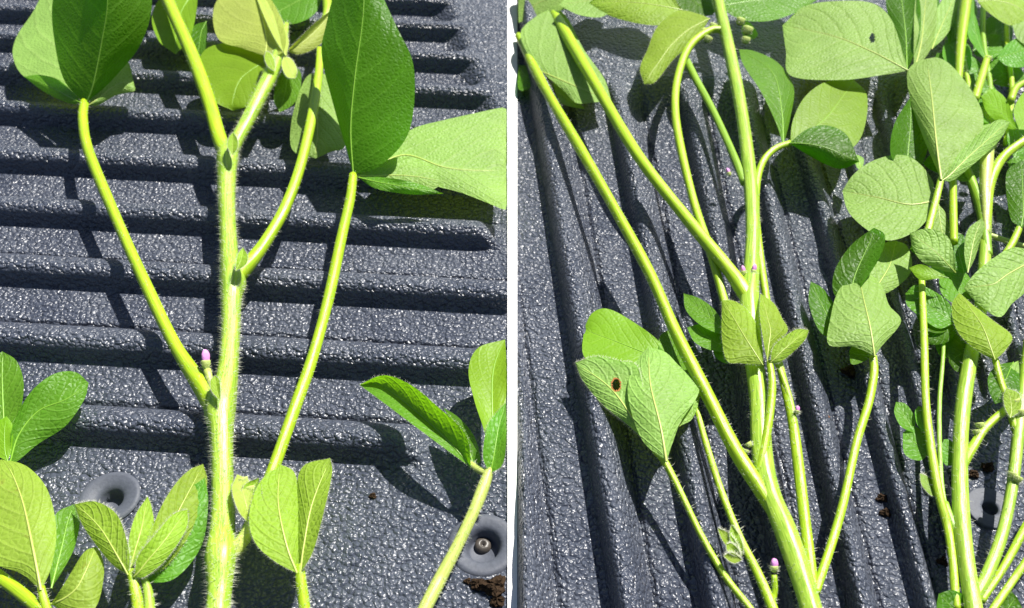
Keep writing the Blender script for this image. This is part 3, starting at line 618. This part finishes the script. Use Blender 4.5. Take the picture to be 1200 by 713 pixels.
tube('petiole', pq, [(1112, 612, 4.2, 15), (1104, 575, 3.9, 16), (1101, 520, 3.5, 17), (1101, 470, 3.2, 18), (1105, 420, 2.9, 19), (1106, 385, 2.5, 19)], SM['dark'], 10, 4)
tube('petiole', pq, [(1126, 635, 6.7, 12), (1112, 605, 6.7, 13), (1107, 590, 5.9, 14)], SM['dark'], 10, 4)
tube('branch', pq, [(1140, 705, 7.6, 11), (1157, 672, 8.0, 13), (1174, 627, 8.0, 16), (1186, 572, 7.6, 19), (1193, 513, 7.6, 22), (1199, 460, 7.6, 24), (1206, 400, 6.7, 26)], SM['stem'], 14, 5, .8)
tube('petiole', pq, [(1150, 705, 5.0, 12), (1178, 662, 5.5, 15), (1203, 616, 5.5, 18), (1230, 570, 5.0, 20)], SM['pet'], 12, 4, .6)
tube('petiole', pq, [(1150, 735, 5.0, 10), (1168, 708, 5.5, 13), (1200, 662, 5.5, 17), (1230, 620, 5.0, 19)], SM['pet'], 12, 4, .6)
tube('branch', pq, [(1128, 548, 5.9, 17), (1138, 528, 6.7, 19), (1154, 503, 5.5, 21), (1177, 482, 5.2, 23), (1206, 461, 5.0, 25)], SM['pet'], 12, 4, 1.2)
tube('petiole', pq, [(1166, 420, 4.2, 29), (1173, 448, 5.0, 27), (1184, 482, 5.0, 24), (1190, 505, 5.0, 22)], SM['pet'], 12, 4, 1.2)
for x, y, z, r in ((1148, 497, 23, 5), (1144, 505, 23, 4), (1186, 555, 24, 5), (1193, 560, 24, 5), (1142, 690, 16, 5), (1190, 470, 27, 7), (1196, 482, 27, 6)):
    bud(pq, x, y, z, r, r*1.6, (random.uniform(-.6, .6), 1))
leaf(pq, 'young', (1166, 422), (1124, 343), [(1148, 413), (1123, 390), (1115, 360)], [(1142, 359), (1164, 376), (1186, 394), (1178, 411)], 34, 27, -4, -3, 4, [(1152, 384), (1136, 360)], .4, hair=1)
leaf(pq, 'pale', (1222, 300), (1129, 338), [(1190, 290), (1165, 302), (1143, 320)], [(1205, 338), (1186, 356), (1171, 372), (1146, 356)], 34, 30, 2, -3, 3)
leaf(pq, 'up', (1120, 378), (1061, 344), [(1112, 355), (1092, 340), (1073, 334)], [(1100, 385), (1078, 371), (1063, 358)], 26, 22, 2, 1, 2)
leaf(pq, 'deep', (1152, 412), (1112, 425), [(1138, 388), (1112, 392)], [(1140, 432), (1122, 436)], 24, 18)
leaf(pq, 'up', (1112, 420), (1098, 395), [(1102, 418), (1096, 405)], [(1112, 408), (1106, 396)], 17, 14)
leaf(pq, 'young', (1184, 490), (1180, 455), [(1178, 478), (1176, 464)], [(1196, 480), (1194, 462)], 28, 30, hair=1)
leaf(pq, 'up', (1072, 508), (1050, 471), [(1056, 500), (1048, 484)], [(1072, 490), (1062, 474)], 16, 16, 1, 1)
leaf(pq, 'up', (1090, 530), (1058, 507), [(1078, 540), (1060, 532)], [(1086, 512), (1072, 500)], 17, 15, 1, 1)
leaf(pq, 'up', (1088, 512), (1076, 476), [(1076, 500), (1072, 484)], [(1088, 496), (1084, 480)], 18, 19, 1, 1)
leaf(pq, 'lime', (1098, 582), (1078, 555), [(1090, 580), (1080, 568)], [(1094, 566), (1086, 558)], 18, 18, hair=1)
leaf(pq, 'deep', (1138, 735), (1100, 696), [(1110, 742), (1098, 715)], [(1140, 708), (1118, 692)], 14, 18, 1, 1)
leaf(pq, 'deep', (1160, 742), (1192, 700), [(1160, 712), (1178, 690)], [(1186, 738), (1198, 718)], 9, 13, 1, 1)
leaf(pq, 'up', (1122, 545), (1106, 515), [(1108, 545), (1102, 530)], [(1120, 528), (1114, 516)], 14, 14)

# ------------------------------------------------------------------ right panel: tangle at the top right
pt = plant('soybean_plant', 'leafy soybean tops with large pale leaves crowding the upper right corner', 'plant', 1150, 330)
tube('stem', pt, [(1155, 335, 6, 8), (1155, 300, 6.5, 22), (1156, 250, 7, 32), (1160, 215, 7, 36), (1175, 185, 6.5, 40), (1205, 162, 6, 44)], SM['pet'], 12, 4, .8)
tube('stem', pt, [(1158, 300, 6, 27), (1150, 245, 7, 30), (1138, 212, 6.5, 31), (1128, 190, 6, 32)], SM['dark'], 12, 4)
tube('branch', pt, [(1156, 275, 5, 29), (1155, 230, 7, 35), (1156, 195, 8, 38), (1158, 165, 8, 41)], SM['straw'], 12, 4, 2, .0026)
tube('petiole', pt, [(1103, 209, 4.6, 47), (1096, 238, 5, 43), (1087, 272, 5, 38), (1080, 300, 5, 34)], SM['pet'], 12, 4, .4)
tube('petiole', pt, [(1117, 195, 4.6, 38), (1117, 235, 5, 37), (1118, 285, 5, 36)], SM['pet'], 12, 4, .4)
tube('petiole', pt, [(1156, 275, 4, 24), (1178, 282, 4, 23), (1210, 292, 4, 22)], SM['straw'], 12, 4)
tube('petiole', pt, [(1197, 262, 4.6, 38), (1186, 286, 5, 36), (1173, 306, 5, 34)], SM['pet'], 12, 4, .4)
tube('petiole', pt, [(1138, -40, 6, 50), (1132, 5, 6.5, 48), (1126, 55, 6, 44), (1123, 100, 5, 40)], SM['pet'], 12, 4, 1)
tube('petiole', pt, [(1157, 68, 4.4, 46), (1150, 92, 5.4, 44), (1142, 118, 5.4, 42)], SM['pet'], 12, 4, 1)
tube('petiole', pt, [(1204, 95, 4, 40), (1190, 104, 4.6, 39), (1184, 120, 4.6, 38)], SM['pet'], 12, 4, .6)
leaf(pt, 'pale', (1064, 83), (917, 30), [(1058, 62), (1045, 24), (1025, 5), (991, 1), (944, 7)], [(1035, 88), (984, 94), (927, 89), (921, 60)], 44, 32, 3, -3, 4, [(1020, 60), (975, 42)], .5, holes=[(1022, 45, 3.4, 5.6, 0)], nt=90, ns=32)
leaf(pt, 'deep', (1063, 84), (1052, -32), [(1050, 50), (1038, 0)], [(1078, 42), (1076, -5)], 40, 44, -3, 4)
leaf(pt, 'pale', (1071, 84), (1087, -20), [(1071, 45), (1073, 0)], [(1093, 52), (1098, 0)], 42, 46, 2, -3)
leaf(pt, 'pale', (1092, 58), (1124, -14), [(1090, 35), (1104, 0)], [(1110, 40), (1124, 10)], 34, 38, 1, -2)
leaf(pt, 'up', (1115, 14), (1085, 40), [(1102, 6), (1090, 20)], [(1112, 30), (1098, 45)], 28, 24)
leaf(pt, 'pale', (1103, 211), (1086, 69), [(1083, 164), (1068, 122), (1063, 88), (1072, 74)], [(1130, 190), (1148, 163), (1152, 135), (1137, 104), (1116, 78), (1100, 68)], 49, 47, -7, -2, 4, [(1097, 165), (1092, 115)], .5, nt=44)
leaf(pt, 'pale', (1104, 212), (1184, 143), [(1124, 180), (1146, 158), (1168, 141)], [(1116, 212), (1138, 195), (1170, 166)], 48, 50, 3, -3, 2)
leaf(pt, 'deep', (1062, 205), (1068, 112), [(1044, 182), (1048, 146)], [(1082, 190), (1088, 150)], 30, 44, 5, 0)
leaf(pt, 'pale', (1096, 236), (987, 224), [(1092, 210), (1070, 186), (1046, 182), (1018, 191), (999, 206)], [(1086, 258), (1068, 274), (1040, 282), (1014, 268), (994, 248)], 38, 28, 1, 1, 3, [(1065, 240), (1030, 232)], .5)
leaf(pt, 'pale', (1100, 240), (1112, 290), [(1090, 255), (1094, 285)], [(1108, 250), (1114, 275)], 34, 30)
leaf(pt, 'pale', (1010, 200), (1000, 180), [(1004, 196)], [(1012, 186)], 26, 24)
leaf(pt, 'pale', (1120, 320), (1066, 273), [(1118, 298), (1110, 277), (1088, 268)], [(1106, 318), (1082, 308), (1070, 292)], 36, 42, 3, -4, 3)
leaf(pt, 'lime', (1112, 326), (1065, 314), [(1098, 318), (1080, 310)], [(1096, 327), (1078, 328)], 40, 37, 1, -1, 1)
leaf(pt, 'deep', (1130, 322), (1118, 270), [(1114, 310), (1110, 285)], [(1138, 308), (1132, 280)], 30, 32)
leaf(pt, 'pale', (1134, 320), (1150, 256), [(1130, 296), (1134, 270)], [(1142, 304), (1148, 285), (1154, 264)], 35, 44, 1, -2)
leaf(pt, 'up', (1105, 322), (1092, 300), [(1094, 318), (1090, 308)], [(1106, 310), (1100, 300)], 34, 33)
leaf(pt, 'deep', (1197, 266), (1196, 188), [(1184, 255), (1179, 205)], [(1218, 255), (1218, 200)], 40, 44, -2, 2)
leaf(pt, 'up', (1156, 72), (1140, 10), [(1142, 55), (1134, 38)], [(1152, 55), (1146, 28)], 44, 48, 2, -2)
leaf(pt, 'young', (1145, 2), (1212, 20), [(1165, -25), (1200, -25)], [(1160, 16), (1185, 30)], 48, 42, 2, -2, 2, hair=1)
leaf(pt, 'pale', (1200, -8), (1204, 55), [(1186, 12), (1190, 42)], [(1222, 10), (1222, 40)], 46, 40)
leaf(pt, 'up', (1168, 68), (1215, 48), [(1180, 52), (1200, 42)], [(1182, 78), (1205, 76)], 42, 36, 1, -2)
leaf(pt, 'lime', (1192, 152), (1149, 113), [(1180, 118), (1162, 104)], [(1180, 150), (1158, 134)], 38, 32, 2, -2)
leaf(pt, 'lime', (1194, 152), (1215, 108), [(1188, 130), (1200, 108)], [(1208, 150), (1218, 130)], 38, 36)
leaf(pt, 'pale', (1170, 160), (1150, 125), [(1156, 160), (1148, 140)], [(1172, 140), (1162, 126)], 30, 26)
leaf(pt, 'up', (1170, 108), (1132, 90), [(1156, 92), (1142, 86)], [(1155, 110), (1138, 104)], 30, 28)
for b_, t_, a_, c_, m_ in (((1140, 60), (1185, 22), [(1145, 35), (1165, 18)], [(1165, 62), (1186, 45)], 'deep'), ((1128, 120), (1098, 62), [(1104, 110), (1092, 84)], [(1126, 95), (1114, 66)], 'deep'),
        ((1205, 90), (1150, 82), [(1185, 72), (1165, 70)], [(1188, 102), (1164, 98)], 'up'), ((1188, 185), (1215, 140), [(1180, 160), (1195, 138)], [(1208, 180), (1222, 160)], 'up'),
        ((1132, 150), (1160, 95), [(1130, 120), (1144, 98)], [(1156, 140), (1166, 112)], 'deep'), ((1100, 20), (1070, -20), [(1082, 20), (1066, 0)], [(1100, 0), (1085, -22)], 'deep'),
        ((1180, 190), (1215, 215), [(1195, 182), (1215, 195)], [(1190, 208), (1208, 220)], 'up'), ((1112, 55), (1140, -8), [(1108, 25), (1120, -6)], [(1135, 45), (1145, 15)], 'up')):
    leaf(pt, m_, b_, t_, a_, c_, 24, 20, 2, -2, 3)  # added low leaves, partly deep green, filling gaps that are dark from shadow
rl = random.Random(11)  # extra random leaves, added to thicken the foliage and shade its gaps
for x0, x1, y0, y1, n_ in ((1085, 1210, -20, 130, 12), (1130, 1210, 110, 230, 6), (1060, 1130, 290, 400, 4), (1150, 1210, 380, 470, 3)):
    for _ in range(n_):
        bx, by = rl.uniform(x0, x1), rl.uniform(y0, y1); an = rl.uniform(0, 6.28); ln = rl.uniform(32, 58); wd = ln*rl.uniform(.26, .38)
        ux, uy = math.cos(an), math.sin(an)
        P_ = lambda t, w: (bx + ux*ln*t - uy*wd*w, by + uy*ln*t + ux*wd*w)
        zz_ = rl.uniform(17, 24)
        leaf(pt if by < 300 else pq, rl.choice(('deep', 'up', 'pale', 'up')), (bx, by), P_(1, 0), [P_(.2, .75), P_(.5, 1), P_(.8, .6)], [P_(.2, -.75), P_(.5, -1), P_(.8, -.6)], zz_, zz_ + rl.uniform(-3, 6), rl.uniform(-2, 5), rl.uniform(-4, 3), 3)
for x_ in (0, 1, 2):
    tube('petiole', pt, [(1185 - 30*x_, -30, 3.4, 34), (1180 - 28*x_, 40, 3.6, 32), (1186 - 25*x_, 110, 3.6, 28), (1178 - 20*x_, 170, 3.2, 24)], SM['pet' if x_ != 1 else 'dark'], 10, 4, .8)
for x, y, z, r in ((1156, 160, 42, 6), (1162, 168, 42, 6), (1152, 172, 41, 6), (1172, 150, 42, 5), (1150, 160, 41, 5), (1158, 68, 47, 4)):
    bud(pt, x, y, z, r, r*1.7, (random.uniform(-.6, .6), 1))

# ------------------------------------------------------------------ soil crumbs on the liners
def crumb(px, py, r, z, label, mat=M_SOIL, sq=.7, name='soil_clump', seed=1):
    rnd = random.Random(seed); c, k = at(px, py, z); s = k/FPX*r; v = []; f = []; nu, nv = 22, 14
    for i in range(nv+1):
        th = math.pi*i/nv
        for j in range(nu):
            a = 2*math.pi*j/nu; q = s*(1 + .3*math.sin(3*a+seed)*math.sin(2*th+seed) + .2*math.sin(7*a+3*seed)*math.sin(5*th+seed) + rnd.uniform(-.16, .16))
            if i in (0, nv): q = s*.9
            v.append((c[0]+q*math.sin(th)*math.cos(a)*1.15, c[1]+q*math.sin(th)*math.sin(a), z + s*sq*.6 + q*sq*math.cos(th)))
    for i in range(nv):
        for j in range(nu): f.append((i*nu+j, (i+1)*nu+j, (i+1)*nu+(j+1) % nu, i*nu+(j+1) % nu))
    o = mesh_obj(name, v, f, mat, None, smooth=False); o['label'] = label; o['category'] = 'dirt'
crumb(579, 690, 12, 0, 'largest dark crumb of soil below the recessed screw in the left panel', seed=2)
crumb(560, 686, 7, 0, 'small soil crumb touching the left side of the largest crumb', seed=3)
crumb(583, 706, 7, 0, 'soil crumb below the largest crumb beside the white strip', seed=13)
crumb(548, 682, 3.5, 0, 'tiny soil speck leftmost in the trail beside the largest crumb', seed=14)
crumb(437, 582, 3.5, 0, 'tiny dark soil speck on the open flat right of the young folded leaf', seed=4)
crumb(995, 437, 7, 0, 'dark crumb of soil on the liner left of the bent petiole, right panel', seed=5)
crumb(963, 492, 7, .007, 'rust-brown fleck of dirt on a rib, right panel middle', M_RUST, .3, 'dirt_fleck', 6)
crumb(1033, 585, 5, 0, 'upper of two dark soil crumbs in a groove left of the corner plant', seed=7)
crumb(1037, 602, 5, 0, 'lower of two dark soil crumbs in a groove left of the corner plant', seed=8)
crumb(1157, 549, 6, 0, 'dark crumb of soil just above the flat round washer', seed=9)
crumb(1140, 557, 5, 0, 'dark crumb of soil beside the corner plant stem, left of the washer top', seed=10)
crumb(1104, 659, 5, 0, 'dark crumb of soil beside the foot of the corner plant stems', seed=11)
